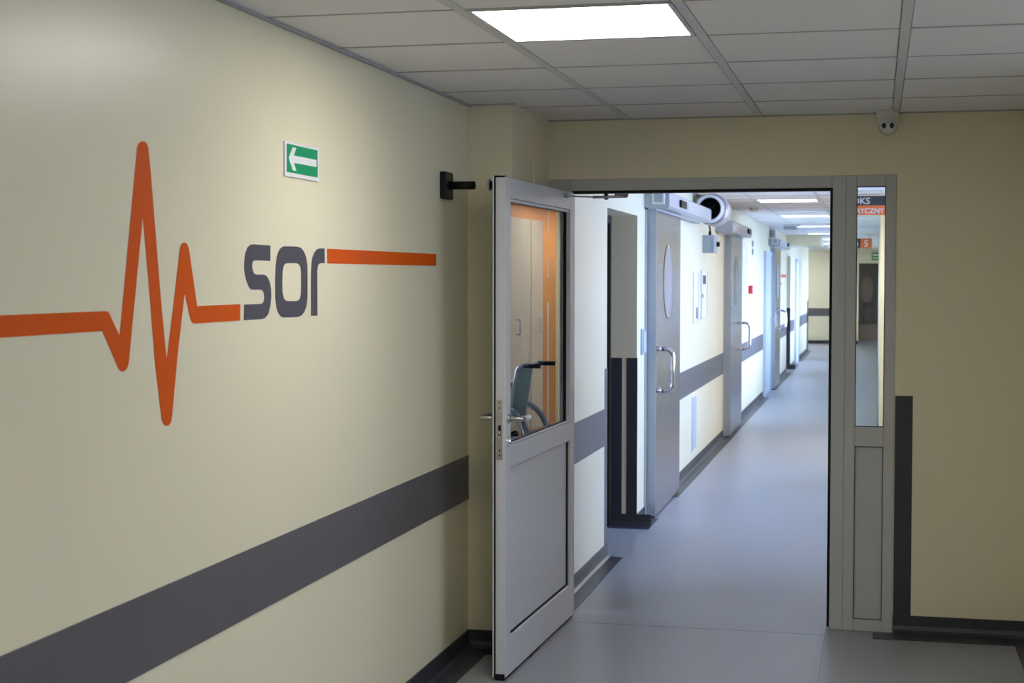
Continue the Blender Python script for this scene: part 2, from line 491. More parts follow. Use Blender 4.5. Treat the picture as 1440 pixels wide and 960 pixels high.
def panel_light(cx, cy, s, diff, label, group):
    t = thing('ceiling_light', (cx, cy, CEIL), label, 'ceiling light', group)
    h = s / 2
    bm = new_bm()
    add_box(bm, cx - h, cx + h, cy - h, cy - h + 0.012, CEIL - 0.004, CEIL + 0.014)
    add_box(bm, cx - h, cx + h, cy + h - 0.012, cy + h, CEIL - 0.004, CEIL + 0.014)
    add_box(bm, cx - h, cx - h + 0.012, cy - h + 0.012, cy + h - 0.012, CEIL - 0.004, CEIL + 0.014)
    add_box(bm, cx + h - 0.012, cx + h, cy - h + 0.012, cy + h - 0.012, CEIL - 0.004, CEIL + 0.014)
    obj('light_frame', bm, 'tee', t)
    box('diffuser', (cx - h + 0.012, cx + h - 0.012, cy - h + 0.012, cy + h - 0.012, CEIL - 0.002, CEIL + 0.012), diff, t)
    return t
panel_light(-0.826, GY0 + 0.3, 0.565, 'foyer_diff', 'bright square panel light in the near ceiling', 'near hall panel lights')
panel_light(0.374, GY0 + 0.3 - 3.6, 0.565, 'foyer_diff', 'square panel light overhead, just before the viewer', 'near hall panel lights')
panel_light(0.374, GY0 + 0.3 - 7.2, 0.565, 'foyer_diff', 'rearmost square panel light of the near hall', 'near hall panel lights')
for (px_, py_, w_) in ((1.5, 4.4, 'nearest the left wall graphic'), (2.7, 3.0, 'deepest in the side hall')):
    panel_light(px_, py_, 0.565, 'foyer_diff', 'added side hall panel light, ' + w_, 'added side hall lights')  # unseen lamps added to lift the left wall and pillar
panel_light(-2.2, 37.8, 0.565, 'added_diff', 'added panel light in the side bay, brightening the far wall', 'added far bay lights')  # added lamp, hidden in the bay, that brightens the far wall
ORD = ['first', 'second', 'third', 'fourth', 'fifth', 'sixth', 'seventh', 'eighth', 'ninth']
for k, i in CL.items():
    panel_light(-0.826, CY0 + 0.6 * k + 0.3, 0.565, 'corr_diff', '%s corridor ceiling panel light from the open door' % ORD[i], 'corridor panel lights')
panel_light(0.42, 15.55, 0.565, 'added_diff', 'added panel light at the far end of the waiting recess', 'added recess lights')  # added lamps, out of view, brighten the cupboard mirrored in the door glass
panel_light(0.42, 14.55, 0.565, 'added_diff', 'added panel light over the cupboards in the waiting recess', 'added recess lights')

# ------------------------------------------------------------------ skirting and wall guards
def skirting(name, p0, p1, n, flange=0.105, h=0.08, parent=None, label=None):
    prof = [(0, h), (0.006, h), (0.006, 0.034), (0.011, 0.016), (0.024, 0.005), (flange, 0.0025), (flange, 0), (0, 0)]
    p0, p1, n = Vector((*p0, 0)), Vector((*p1, 0)), Vector((*n, 0))
    bm = new_bm()
    A = [bm.verts.new(p0 + n * d + Vector((0, 0, z))) for d, z in prof]
    B = [bm.verts.new(p1 + n * d + Vector((0, 0, z))) for d, z in prof]
    k = len(prof)
    for i in range(k):
        bm.faces.new((A[i], A[(i + 1) % k], B[(i + 1) % k], B[i]))
    bm.faces.new(A[::-1]); bm.faces.new(B)
    bmesh.ops.recalc_face_normals(bm, faces=bm.faces)
    o = obj(name, bm, 'skirt', parent)
    return o if parent else tag(o, label, kind='structure')
bl = skirting('baseboard_left', (XL, -4.0), (XL, 6.39), (1, 0), label='black coved skirting along the left wall')
skirting('skirting_piece', (XL + 0.006, 6.39), (-1.505 + 0.105, 6.39), (0, -1), parent=bl)
skirting('skirting_piece', (-1.505, 6.39), (-1.505, 7.05), (1, 0), parent=bl)
bf = skirting('baseboard_front', (0.082, YW), (0.70, YW), (0, -1), flange=0.15, label='black coved skirting right of the side light')
box('skirting_flange', (-0.004, 0.082, YW - 0.15, YW - 0.03, 0, 0.0025), 'skirt', bf)
box('skirting_joint', (0.418, 0.4195, YW - 0.0075, YW - 0.005, 0.03, 0.08), 'band', bf)
skirting('baseboard_right', (XR, 5.60), (XR, YW - 0.03), (-1, 0), label='black coved skirting along the right wall')
bc = skirting('baseboard_corridor', (XC, YW + 0.12), (XC, 8.675), (1, 0), flange=0.095, label='dark coved skirting along the corridor left wall')
for a, b in ((9.80, 10.16), (11.20, 21.0), (22.4, 26.6), (27.75, 29.2), (30.5, 35.0)):
    skirting('skirting_piece', (XC, a), (XC, b), (1, 0), flange=0.095, parent=bc)
skirting('skirting_piece', (XC - 0.17, 9.80), (XC + 0.095, 9.80), (0, -1), flange=0.10, parent=bc)
skirting('skirting_piece', (XC - 0.17, 27.75), (XC + 0.095, 27.75), (0, -1), flange=0.10, parent=bc)
skirting('baseboard_far', (-3.05, YEND), (-0.44, YEND), (0, -1), label='dark skirting along the far wall')
skirting('baseboard_corridor_right', (XCR, YEND), (XCR, 16.62), (-1, 0), flange=0.02, label='dark skirting under the corridor windows')

tag(box('trim_4', (XL, XL + 0.004, -4.0, 6.389, 0.643, 0.832), 'band', bevel=0.001), 'wide dark grey guard band along the left wall', kind='structure')
tb = tag(box('trim_5', (XC, XC + 0.004, YW + 0.12, 8.595, 0.645, 0.855), 'band', bevel=0.001), 'grey guard band along the corridor left wall', kind='structure')
for a, b in ((11.20, 21.05), (22.4, 26.52), (27.83, 29.1), (30.6, 34.9)):
    box('guard_band', (XC, XC + 0.004, a, b, 0.645, 0.855), 'band', tb, bevel=0.001)
tag(box('trim_6', (-3.05, -0.55, YEND - 0.004, YEND, 0.68, 0.875), 'band'), 'grey guard band across the far wall', kind='structure')
tg = tag(box('trim_7', (XC, XC + 0.003, 8.60, 8.672, 0.03, 1.08), 'band'), 'grey corner guard at the near doorway edge', kind='structure')
tag(box('trim_8', (0.084, 0.16, YW - 0.003, YW, 0.077, 1.066), 'skirt'), 'dark upright guard strip beside the side light', kind='structure')
for nm, y in (('trim_9', 9.80), ('trim_10', 27.75)):
    g = tag(box(nm, (XC - 0.065, XC + 0.003, y - 0.003, y, 0.078, 1.083), 'skirt'), 'dark guard strips on the far reveal of the %s doorway' % ('near' if y < 20 else 'distant'), kind='structure')
    box('guard_strip', (XC - 0.166, XC - 0.095, y - 0.003, y, 0.078, 1.083), 'skirt', g)
    box('guard_strip', (XC, XC + 0.003, y - 0.003, y + 0.012, 0.078, 1.083), 'skirt', g)
tag(box('trim_11', (XC, XC + 0.004, 34.4, 35.0, 0.08, 1.12), 'skirt'), 'dark corner guard where the corridor wall ends', kind='structure')

# ================================================================== wall graphic
def wallfn(a, b, d):            # (along Y, height, depth off the left wall)
    return (XL + d, a, b)
S = [(4.179, 1.6815), (4.1142, 1.6817), (4.0501, 1.6823), (4.0311, 1.6796), (4.0123, 1.6718), (3.9984, 1.6556), (3.9906, 1.6359), (3.9891, 1.6139), (3.9938, 1.5992), (4.0046, 1.5796), (4.023, 1.5623), (4.0386, 1.556), (4.0576, 1.5554), (4.1026, 1.5551), (4.1188, 1.553), (4.1285, 1.5466), (4.1323, 1.5339), (4.1281, 1.5213), (4.115, 1.5151), (4.0922, 1.5147), (3.9881, 1.5149), (3.9843, 1.4718), (4.111, 1.4716), (4.1373, 1.4742), (4.1607, 1.4851), (4.1764, 1.5078), (4.1835, 1.5333), (4.1825, 1.5564), (4.1734, 1.5768), (4.1556, 1.5909), (4.1392, 1.5964), (4.1195, 1.5976), (4.0742, 1.5977), (4.0583, 1.6007), (4.0489, 1.6093), (4.0447, 1.6217), (4.048, 1.6316), (4.057, 1.6367), (4.0716, 1.6376), (4.1783, 1.6371)]
O_OUT = [(4.2796, 1.6811), (4.3327, 1.6822), (4.3907, 1.6826), (4.4201, 1.68), (4.4461, 1.6697), (4.4647, 1.6524), (4.4758, 1.6281), (4.4769, 1.6009), (4.4763, 1.5519), (4.4744, 1.5246), (4.4665, 1.503), (4.4474, 1.4843), (4.4211, 1.4741), (4.3878, 1.4708), (4.3297, 1.4714), (4.2766, 1.4721), (4.2558, 1.4766), (4.2366, 1.4874), (4.2231, 1.5044), (4.2166, 1.5278), (4.216, 1.5793), (4.2186, 1.618), (4.2258, 1.6439), (4.2377, 1.6621), (4.2551, 1.6741)]
O_IN = [(4.3106, 1.6323), (4.3464, 1.6327), (4.3827, 1.6328), (4.4047, 1.6301), (4.4179, 1.6222), (4.4229, 1.6061), (4.4232, 1.5738), (4.4212, 1.5415), (4.4144, 1.5281), (4.4017, 1.5215), (4.3811, 1.5191), (4.3448, 1.5196), (4.3055, 1.5201), (4.2879, 1.5243), (4.2775, 1.5323), (4.2707, 1.548), (4.2698, 1.5793), (4.273, 1.608), (4.2795, 1.6224), (4.2908, 1.6295)]
R = [(4.6277, 1.6819), (4.6287, 1.6356), (4.5926, 1.6347), (4.5767, 1.6323), (4.5663, 1.6247), (4.5614, 1.6095), (4.5612, 1.4709), (4.5067, 1.4721), (4.5076, 1.601), (4.5118, 1.6311), (4.5221, 1.6532), (4.5379, 1.6672), (4.5615, 1.6781), (4.5813, 1.6807)]
PULSE = [(2.7664, 1.5143), (3.2013, 1.5124), (3.2142, 1.5089), (3.2637, 1.4545), (3.2662, 1.4581), (3.3601, 1.8931), (3.3668, 1.9025), (3.3767, 1.9084), (3.3869, 1.9113), (3.3986, 1.9111), (3.4085, 1.9086), (3.4165, 1.9002), (3.4288, 1.842), (3.4768, 1.5368), (3.5062, 1.3851), (3.5513, 1.5359), (3.5829, 1.6516), (3.5871, 1.6636), (3.5946, 1.6718), (3.6037, 1.6759), (3.6119, 1.677), (3.6214, 1.6759), (3.6296, 1.6716), (3.6377, 1.661), (3.6836, 1.5156), (3.9605, 1.5163), (3.9598, 1.4716), (3.6777, 1.471), (3.6625, 1.4715), (3.6524, 1.4752), (3.6437, 1.4836), (3.6108, 1.5495), (3.5672, 1.3954), (3.5327, 1.243), (3.5282, 1.2332), (3.5197, 1.2262), (3.511, 1.2236), (3.5032, 1.2235), (3.4934, 1.2254), (3.4849, 1.2304), (3.4766, 1.2413), (3.443, 1.384), (3.4199, 1.5375), (3.3857, 1.735), (3.3209, 1.4488), (3.3092, 1.3943), (3.3037, 1.3822), (3.293, 1.3736), (3.2852, 1.3711), (3.2769, 1.3707), (3.2679, 1.3728), (3.2607, 1.3766), (3.254, 1.3824), (3.1838, 1.4674), (2.7654, 1.4692)]
ARROW = [(4.308, 1.9421), (4.3416, 1.9761), (4.371, 1.9761), (4.3509, 1.9523), (4.543, 1.9531), (4.5414, 1.9314), (4.3506, 1.9307), (4.3714, 1.9078), (4.3428, 1.9074)]
PULSE[0] = (0.6, 1.5135); PULSE[-1] = (0.6, 1.4692)
g = thing('wall_graphic', (XL, 4.0, 1.47), 'orange heartbeat line and slate grey sor lettering on left wall', 'wall graphic')
tag(obj('pulse_line', add_prism(new_bm(), PULSE, wallfn, 0.0003, 0.0012), 'orange', g), 'orange zigzag heartbeat line')
tag(obj('letter', add_prism(new_bm(), S, wallfn, 0.0003, 0.0012), 'letter', g), 'slate grey letter s')
tag(obj('letter', add_prism(new_bm(), O_OUT, wallfn, 0.0003, 0.0012, hole=O_IN), 'letter', g), 'slate grey letter o')
tag(obj('letter', add_prism(new_bm(), R, wallfn, 0.0003, 0.0012), 'letter', g), 'slate grey letter r')
tag(obj('line_end', add_prism(new_bm(), [(4.6537, 1.6815), (5.899, 1.6845), (5.899, 1.638), (4.6537, 1.6345)], wallfn, 0.0003, 0.0012), 'orange', g), 'straight orange bar after the letters')

s = thing('escape_sign', (XL, 4.42, 1.888), 'green escape sign with white left arrow on left wall', 'sign')
obj('sign_board', add_prism(new_bm(), [(4.283, 1.888), (4.568, 1.888), (4.568, 1.990), (4.283, 1.990)], wallfn, 0.0, 0.006), 'signwhite', s)
obj('green_field', add_prism(new_bm(), [(4.297, 1.900), (4.554, 1.900), (4.554, 1.9835), (4.297, 1.9835)], wallfn, 0.006, 0.0066), 'signgreen', s)
obj('arrow', add_prism(new_bm(), ARROW, wallfn, 0.0067, 0.0074), 'signwhite', s)

# ------------------------------------------------------------------ magnetic door holder on the wall
h = thing('door_holder', (XL, 6.0, 1.96), 'black magnetic door holder on a square plate, left wall', 'door holder')
box('base_plate', (XL, XL + 0.026, 5.955, 6.065, 1.906, 2.014), 'black', h, bevel=0.004, seg=2)
obj('rod', add_tube(new_bm(), [(XL + 0.026, 6.01, 1.960), (-1.573, 6.01, 1.960)], 0.0165, 20), 'black', h)
obj('magnet_cap', add_lathe(new_bm(), [(0.0, 0.004), (0.013, 0.004), (0.0165, 0.001), (0.0165, -0.004)], (-1.573, 6.01, 1.960), (1, 0, 0), 20), 'rubber', h)

# ------------------------------------------------------------------ dome security camera
c = thing('security_camera', (0.037, 7.03, CEIL), 'white twin-lens security camera under the ceiling edge', 'security camera')
obj('mount', add_lathe(new_bm(), [(0.0, 0.0), (0.047, 0.0), (0.048, 0.006), (0.047, 0.035), (0.042, 0.052), (0.030, 0.062), (0.0, 0.064)], (0.037, 7.04, CEIL), (0, 0, -1), 32), 'white', c, smooth=True)
ball = Vector((0.0395, 7.005, 2.2585))
bm = new_bm(); bmesh.ops.create_uvsphere(bm, u_segments=32, v_segments=18, radius=0.037, matrix=Matrix.Translation(ball))
obj('camera_ball', bm, 'white', c, smooth=True)
ld = Vector((-0.01, -1.0, -0.12)).normalized(); lr = Vector((1, -0.01, 0)).normalized(); lu = lr.cross(ld)
obj('collar', add_lathe(new_bm(), [(0.0385, -0.004), (0.0395, 0.0), (0.0385, 0.004), (0.036, 0.004), (0.036, -0.004), (0.0385, -0.004)], ball - ld * 0.004 + lu * 0.004, ld, 32), 'boxgrey', c, smooth=True)
for sx in (-1, 1):
    p = ball + ld * 0.0325 + lr * sx * 0.0150
    o = obj('lens', add_lathe(new_bm(), [(0.0, 0.004), (0.008, 0.0035), (0.0115, 0.001), (0.0115, -0.004)], p, ld, 20), 'lens', c)
obj('sensor_dot', add_lathe(new_bm(), [(0.0, 0.003), (0.0028, 0.002), (0.0028, -0.003)], ball + ld * 0.0325 - lu * 0.016, ld, 10), 'lens', c)

# ------------------------------------------------------------------ door frame with side light
YF, YB = 7.104, 7.18
f = thing('door_frame', (-0.65, YF, 0), 'grey metal door frame with narrow glazed side light at right', 'door frame')
def fbox(name, x0, x1, z0, z1, m='alu', y0=YF, y1=YB, bevel=0.002):
    return box(name, (x0, x1, y0, y1, z0, z1), m, f, bevel=bevel)
fbox('jamb', -1.499, -1.389, 0.0, 2.05)
fbox('head_rail', -1.389, -0.205, 1.996, 2.05)
fbox('post', -0.197, -0.139, 0.0, 2.05)
fbox('post', -0.1385, -0.092, 0.0, 2.05)
fbox('head_rail', -0.205, -0.197, 1.996, 2.05)
fbox('side_stile', 0.034, 0.080, 0.0, 2.05)
fbox('side_rail', -0.092, 0.034, 2.000, 2.05)
fbox('side_rail', -0.092, 0.034, 0.836, 0.922)
fbox('side_rail', -0.092, 0.034, 0.0, 0.052)
fbox('lower_panel', -0.092, 0.034, 0.052, 0.836, 'alu', YF + 0.012, YB - 0.012, 0.0)
bm = new_bm()
for x0, x1, z0, z1 in ((-0.092, -0.088, 0.056, 0.832), (0.030, 0.034, 0.056, 0.832), (-0.092, 0.034, 0.832, 0.836), (-0.092, 0.034, 0.052, 0.056)):
    add_box(bm, x0, x1, YF + 0.004, YF + 0.012, z0, z1)
obj('panel_bead', bm, 'band', f)
pn = fbox('pane', -0.092, 0.034, 0.922, 2.000, 'clear', YF + 0.034, YF + 0.040, 0.0)
bm = new_bm()
for x0, x1, z0, z1 in ((-0.092, -0.089, 0.922, 2.0), (0.031, 0.034, 0.922, 2.0), (-0.089, 0.031, 0.922, 0.925), (-0.089, 0.031, 1.997, 2.0)):
    add_box(bm, x0, x1, YF + 0.028, YF + 0.034, z0, z1)
obj('pane_gasket', bm, 'rubber', f)
fbox('seal', -1.389, -0.197, 1.984, 1.996, 'rubber', YF + 0.012, YB, 0.0)
fbox('seal', -0.209, -0.197, 0.01, 1.984, 'rubber', YF + 0.012, YB, 0.0)

# ------------------------------------------------------------------ the open glazed door leaf (local: x from hinge to free edge, y out of the seen face)
LW, LT, LH = 1.205, -0.047, 1.985
d = thing('door_1', (-1.376, 7.092, 0), 'grey half-glazed door leaf standing open beside the pillar', kind='structure', rz=math.atan2(-0.99953, -0.0308))
def lbox(name, x0, x1, y0, y1, z0, z1, m='leaf', bevel=0.0015, parent=None):
    return box(name, (x0, x1, y0, y1, z0, z1), m, parent or d, bevel=bevel, local=True)
lbox('stile', 0.0, 0.072, LT, 0.0, 0.012, LH)
lbox('stile', 1.132, LW, LT, 0.0, 0.012, LH)
lbox('rail', 0.072, 1.132, LT, 0.0, 1.905, LH)
lbox('rail', 0.072, 1.132, LT, 0.0, 0.838, 0.922)
lbox('rail', 0.072, 1.132, LT, 0.0, 0.012, 0.165)
lbox('lower_panel', 0.072, 1.132, LT + 0.010, -0.013, 0.165, 0.838, bevel=0.0)
pane = lbox('pane', 0.072, 1.132, -0.031, -0.025, 0.922, 1.905, 'glass', 0.0)
bm = new_bm()
for x0, x1, z0, z1 in ((0.072, 0.084, 0.922, 1.905), (1.122, 1.132, 0.922, 1.905), (0.084, 1.122, 0.922, 0.931), (0.084, 1.122, 1.896, 1.905)):
    add_box(bm, x0, x1, -0.0255, -0.019, z0, z1)
obj('pane_gasket', bm, 'rubber', d, local=True)
bm = new_bm()
for x0, x1, z0, z1 in ((1.118, 1.132, 0.922, 1.905), (0.072, 1.118, 0.922, 0.932), (0.072, 1.118, 1.892, 1.905)):
    add_box(bm, x0, x1, -0.019, -0.006, z0, z1, 0.003)
obj('glazing_bead', bm, 'leaf', d, local=True)
bm = new_bm()
for x0, x1, z0, z1 in ((0.072, 0.098, 0.165, 0.838), (1.126, 1.132, 0.165, 0.838), (0.098, 1.126, 0.165, 0.173), (0.098, 1.126, 0.834, 0.838)):
    add_box(bm, x0, x1, -0.013, -0.009, z0, z1)
obj('panel_gap_strip', bm, 'rubber', d, local=True)  # black strips put in for the dark gap round the lower panel
lbox('edge_seal', LW, LW + 0.004, -0.046, -0.041, 0.012, LH, 'rubber', 0.0)
lbox('top_seal', 0.0, LW, -0.046, -0.030, LH, LH + 0.005, 'rubber', 0.0)
lbox('overlap_lip', 1.150, LW + 0.006, LT - 0.006, LT, 0.012, LH + 0.004)
lbox('bottom_seal', 0.0, LW - 0.001, -0.042, -0.006, 0.002, 0.012, 'rubber', 0.0)
lbox('seal_block', LW, LW + 0.003, -0.044, -0.004, 0.004, 0.026, 'black', 0.0)
lbox('corner_cap', 1.17, LW + 0.003, -0.044, -0.004, LH - 0.003, LH + 0.004, 'rubber', 0.0)
lp = lbox('lock_plate', LW, LW + 0.0025, -0.036, -0.013, 0.877, 1.112, 'steel', 0.0005)
lbox('latch', LW + 0.002, LW + 0.009, -0.031, -0.018, 1.045, 1.068, 'steel', 0.002, lp)
lbox('bolt_slot', LW + 0.0024, LW + 0.0032, -0.030, -0.019, 0.972, 1.012, 'rubber', 0.0, lp)
lbox('bolt', LW + 0.002, LW + 0.006, -0.028, -0.021, 0.977, 0.990, 'chrome', 0.001, lp)
bm = new_bm()
for z in (0.893, 0.912, 1.080, 1.100):
    add_lathe(bm, [(0, 0.0012), (0.003, 0.0008), (0.003, -0.001)], (LW + 0.0025, -0.0245, z), (1, 0, 0), 10)
obj('screw', bm, 'rubber', lp, local=True)
for sgn, y0 in ((1, 0.0), (-1, LT - 0.006)):
    hx, hz = 1.170, 1.036
    pts = fillet([(hx, y0, hz), (hx, y0 + sgn * 0.058, hz), (hx - 0.125, y0 + sgn * 0.058, hz - 0.002), (hx - 0.125, y0 + sgn * 0.018, hz - 0.002)], 0.026, 6)
    hd = obj('handle', add_tube(new_bm(), pts, 0.0105, 14), 'steel', d, local=True)
    obj('rose', add_lathe(new_bm(), [(0, 0.009), (0.017, 0.009), (0.019, 0.007), (0.019, 0.0)], (hx, y0, hz), (0, sgn, 0), 24), 'steel', hd, local=True, smooth=False)
    cy = obj('cylinder_rose', add_lathe(new_bm(), [(0, 0.012), (0.009, 0.012), (0.010, 0.009), (0.019, 0.008), (0.0205, 0.006), (0.0205, 0.0)], (hx, y0, 0.945), (0, sgn, 0), 24), 'chrome', d, local=True)
for z in (0.25, 1.0, 1.75):
    obj('hinge', add_tube(new_bm(), [(-0.011, LT - 0.004, z - 0.06), (-0.011, LT - 0.004, z + 0.06)], 0.010, 14), 'leaf', d, local=True)
ap = obj('armature_disc', add_lathe(new_bm(), [(0, 0.034), (0.022, 0.034), (0.0245, 0.032), (0.0245, 0.027), (0.012, 0.026)], (1.150, LT - 0.004, 1.956), (0, -1, 0), 28), 'anod', d, local=True)
obj('disc_mount', add_lathe(new_bm(), [(0.0, 0.026), (0.016, 0.026), (0.018, 0.0)], (1.150, LT - 0.004, 1.956), (0, -1, 0), 24), 'black', ap, local=True)
bm = new_bm(); add_tube(bm, [(0.19, 0.012, 1.962), (-0.02, 0.085, 1.966)], 0.0035, 8); add_tube(bm, [(-0.02, 0.085, 1.966), (-0.045, 0.245, 1.969)], 0.0065, 10)
st = obj('door_stay', bm, 'steel', d, local=True)
bm = new_bm(); add_box(bm, 0.165, 0.180, 0.0, 0.016, 1.954, 1.974, 0.002); add_box(bm, 0.186, 0.206, 0.0, 0.018, 1.952, 1.974, 0.003)
obj('stay_bracket', bm, 'boxgrey', st, local=True)
bm = new_bm(); add_box(bm, -0.056, -0.036, 0.135, 0.152, 1.955, 1.984, 0.002)
obj('stay_knob', bm, 'black', st, local=True)
bm = new_bm(); add_box(bm, -0.066, -0.030, 0.185, 0.246, 1.974, 1.985, 0.002)
obj('stay_slide', bm, 'boxgrey', st, local=True)

# ================================================================== corridor doors
def ellipse(cy, cz, ry, rz, n=40):
    return [(cy + ry * math.cos(2 * math.pi * k / n), cz + rz * math.sin(2 * math.pi * k / n)) for k in range(n)]
def sliding_door(n, y0, y1, hy, label, steel_handle_out=0.092, z1=2.045):
    x0, x1 = XC + 0.010, XC + 0.070
    t = thing('door_%d' % n, (x0, (y0 + y1) / 2, 0), label, kind='structure')
    box('door_panel', (x0, x1, y0 + 0.006, y1, 0.014, z1), 'slide', t, bevel=0.0015)
    box('edge_profile', (x0 - 0.002, x1 + 0.0015, y0 - 0.004, y0 + 0.006, 0.014, z1), 'slide_edge', t)
    cy, cz = y0 + (y1 - y0) * 0.46, 1.568
    fn = lambda a, b, d_: (x1 + d_, a, b)
    w = obj('oval_window', add_prism(new_bm(), ellipse(cy, cz, 0.205, 0.238), fn, -0.002, 0.002), 'frosted', t)
    obj('window_rim', add_prism(new_bm(), ellipse(cy, cz, 0.222, 0.255), fn, -0.001, 0.004, hole=ellipse(cy, cz, 0.205, 0.238)), 'steel', w)
    pts = fillet([(x1, hy, 1.118), (x1 + steel_handle_out, hy, 1.118), (x1 + steel_handle_out, hy, 0.838), (x1, hy, 0.838)], 0.055, 7)
    hd = obj('handle', add_tube(new_bm(), pts, 0.0145, 16), 'chrome', t)
    for z in (1.118, 0.838):
        obj('rose', add_lathe(new_bm(), [(0.0, 0.005), (0.022, 0.005), (0.024, 0.0)], (x1, hy, z), (1, 0, 0), 20), 'steel', hd)
    box('bottom_guide', (x0 + 0.01, x1 - 0.01, y0 + 0.02, y1 - 0.02, 0.0, 0.014), 'rubber', t)
    bm = new_bm(); add_box(bm, XC, XC + 0.012, y0 - 0.045, y0 - 0.012, 0.0, z1); 
    obj('jamb_trim', bm, 'anod', t)
    return t
sliding_door(2, 10.17, 11.46, 10.34, 'nearest brushed steel sliding door with oval window and bar handle')
sliding_door(3, 15.56, 16.86, 16.74, 'second brushed steel sliding door, before the red call point')
sliding_door(4, 22.45, 23.70, 23.55, 'farthest steel sliding door along the corridor')

def operator(y0, y1, z0, z1, sensor_ys, label, badge=True):
    x1 = XC + 0.165
    t = thing('door_operator', (XC, (y0 + y1) / 2, z0), label, 'door operator', 'sliding door operators')
    prof = [(0.0, z0 + 0.012), (0.03, z0), (0.150, z0), (0.165, z0 + 0.015), (0.165, z1 - 0.012), (0.153, z1), (0.0, z1)]
    fn = lambda a, b, d_: (XC + a, d_, b)
    obj('cover', add_prism(new_bm(), prof, fn, y0 + 0.006, y1 - 0.006), 'anod', t)
    for yy in (y0, y1 - 0.006):
        obj('end_cap', add_prism(new_bm(), [(a, b) for a, b in prof], fn, yy, yy + 0.006), 'slide_edge', t)
    if badge:
        q = box('badge_frame', (XC + 0.052, XC + 0.136, y0 - 0.012, y0, z0 + 0.026, z0 + 0.110), 'white', t, bevel=0.004)
        box('badge_face', (XC + 0.066, XC + 0.122, y0 - 0.014, y0 - 0.012, z0 + 0.040, z0 + 0.098), 'boxgrey', q)
    for sy in sensor_ys:
        q = box('sensor', (x1, x1 + 0.018, sy, sy + 0.30, z0 + 0.030, z0 + 0.082), 'black', t, bevel=0.006, seg=2)
        box('sensor_window', (x1, x1 + 0.010, sy + 0.30, sy + 0.46, z0 + 0.032, z0 + 0.080), 'boxgrey', q)
    box('track', (XC + 0.02, XC + 0.08, y0 + 0.02, y1 - 0.02, z0 - 0.008, z0 + 0.004), 'boxgrey', t)
    return t
operator(10.10, 12.72, 2.048, 2.160, [10.62], 'silver drive housing over the nearest sliding door')
operator(14.66, 16.92, 2.032, 2.140, [16.35], 'silver drive housing over the second sliding door', badge=False)
operator(22.0, 24.6, 2.050, 2.150, [23.7], 'silver drive housing over the farthest sliding door')

# recessed doors in the two doorways
for n, y0, y1, lab in ((5, 8.67, 9.80, 'dark brown door set back in the near doorway'), (6, 26.60, 27.75, 'dark brown door set back in the distant doorway')):
    t = thing('door_%d' % n, (XC - 0.17, (y0 + y1) / 2, 0), lab, kind='structure')
    box('door_panel', (XC - 0.225, XC - 0.185, y0 + 0.0, y1 - 0.0, 0.006, 1.99), 'brown', t)
    bm = new_bm()
    add_box(bm, XC - 0.185, XC - 0.166, y0, y0 + 0.05, 0, 1.99); add_box(bm, XC - 0.185, XC - 0.166, y1 - 0.05, y1 - 0.004, 0, 1.99); add_box(bm, XC - 0.185, XC - 0.166, y0 + 0.05, y1 - 0.05, 1.94, 1.99)
    obj('door_casing', bm, 'brown', t)
    obj('handle', add_tube(new_bm(), fillet([(XC - 0.185, y0 + 0.15, 1.02), (XC - 0.14, y0 + 0.15, 1.02), (XC - 0.14, y0 + 0.27, 1.02)], 0.02), 0.009, 10), 'steel', t)
# hinged laminate doors farther on
for n, y0, y1, m_, lab in ((7, 21.1, 22.3, 'bluegrey', 'pale blue laminate door before the farthest sliding door'), (8, 29.25, 30.45, 'doorwhite', 'white door with frame near the corridor end')):
    t = thing('door_%d' % n, (XC, (y0 + y1) / 2, 0), lab, kind='structure')
    box('door_panel', (XC, XC + 0.022, y0 + 0.06, y1 - 0.06, 0.008, 1.91), m_, t, bevel=0.002)
    bm = new_bm()
    add_box(bm, XC, XC + 0.034, y0, y0 + 0.06, 0, 1.97); add_box(bm, XC, XC + 0.034, y1 - 0.06, y1, 0, 1.97); add_box(bm, XC, XC + 0.034, y0 + 0.06, y1 - 0.06, 1.91, 1.97)
    obj('door_casing', bm, 'bluegrey', t)
    obj('handle', add_tube(new_bm(), fillet([(XC + 0.022, y1 - 0.13, 1.02), (XC + 0.07, y1 - 0.13, 1.02), (XC + 0.07, y1 - 0.25, 1.02)], 0.02), 0.010, 10), 'steel', t)

# ------------------------------------------------------------------ things on the corridor wall
t = thing('light_switch', (XC, 10.03, 1.09), 'grey switch plate beside the nearest sliding door', 'switch')
box('switch_plate', (XC, XC + 0.010, 9.955, 10.105, 1.093, 1.262), 'boxgrey', t, bevel=0.003)
box('rocker', (XC + 0.010, XC + 0.018, 9.985, 10.09, 1.108, 1.247), 'bluegrey', t, bevel=0.003)

fan = thing('duct_fan', (XC, 12.95, 2.16), 'round metal duct fan under the ceiling past the nearest door', 'fan')
FX, FZ = -1.352, 2.168
obj('housing', add_lathe(new_bm(), [(0.100, 12.83), (0.115, 12.83), (0.120, 12.85), (0.120, 12.98), (0.128, 12.99), (0.128, 13.03), (0.135, 13.04), (0.135, 13.30), (0.120, 13.34), (0.0, 13.35)], (FX, 0, FZ), (0, 1, 0), 40), 'anod', fan, smooth=False)
obj('inlet_ring', add_lathe(new_bm(), [(0.090, 12.86), (0.092, 12.815), (0.098, 12.80), (0.112, 12.81), (0.116, 12.83), (0.100, 12.84)], (FX, 0, FZ), (0, 1, 0), 40), 'white', fan, smooth=True)
obj('inlet_throat', add_lathe(new_bm(), [(0.091, 12.84), (0.091, 12.98), (0.0, 12.99)], (FX, 0, FZ), (0, 1, 0), 32), 'black', fan)
obj('clamp_band', add_lathe(new_bm(), [(0.1205, 12.93), (0.124, 12.935), (0.124, 12.955), (0.1205, 12.96)], (FX, 0, FZ), (0, 1, 0), 40), 'black', fan)
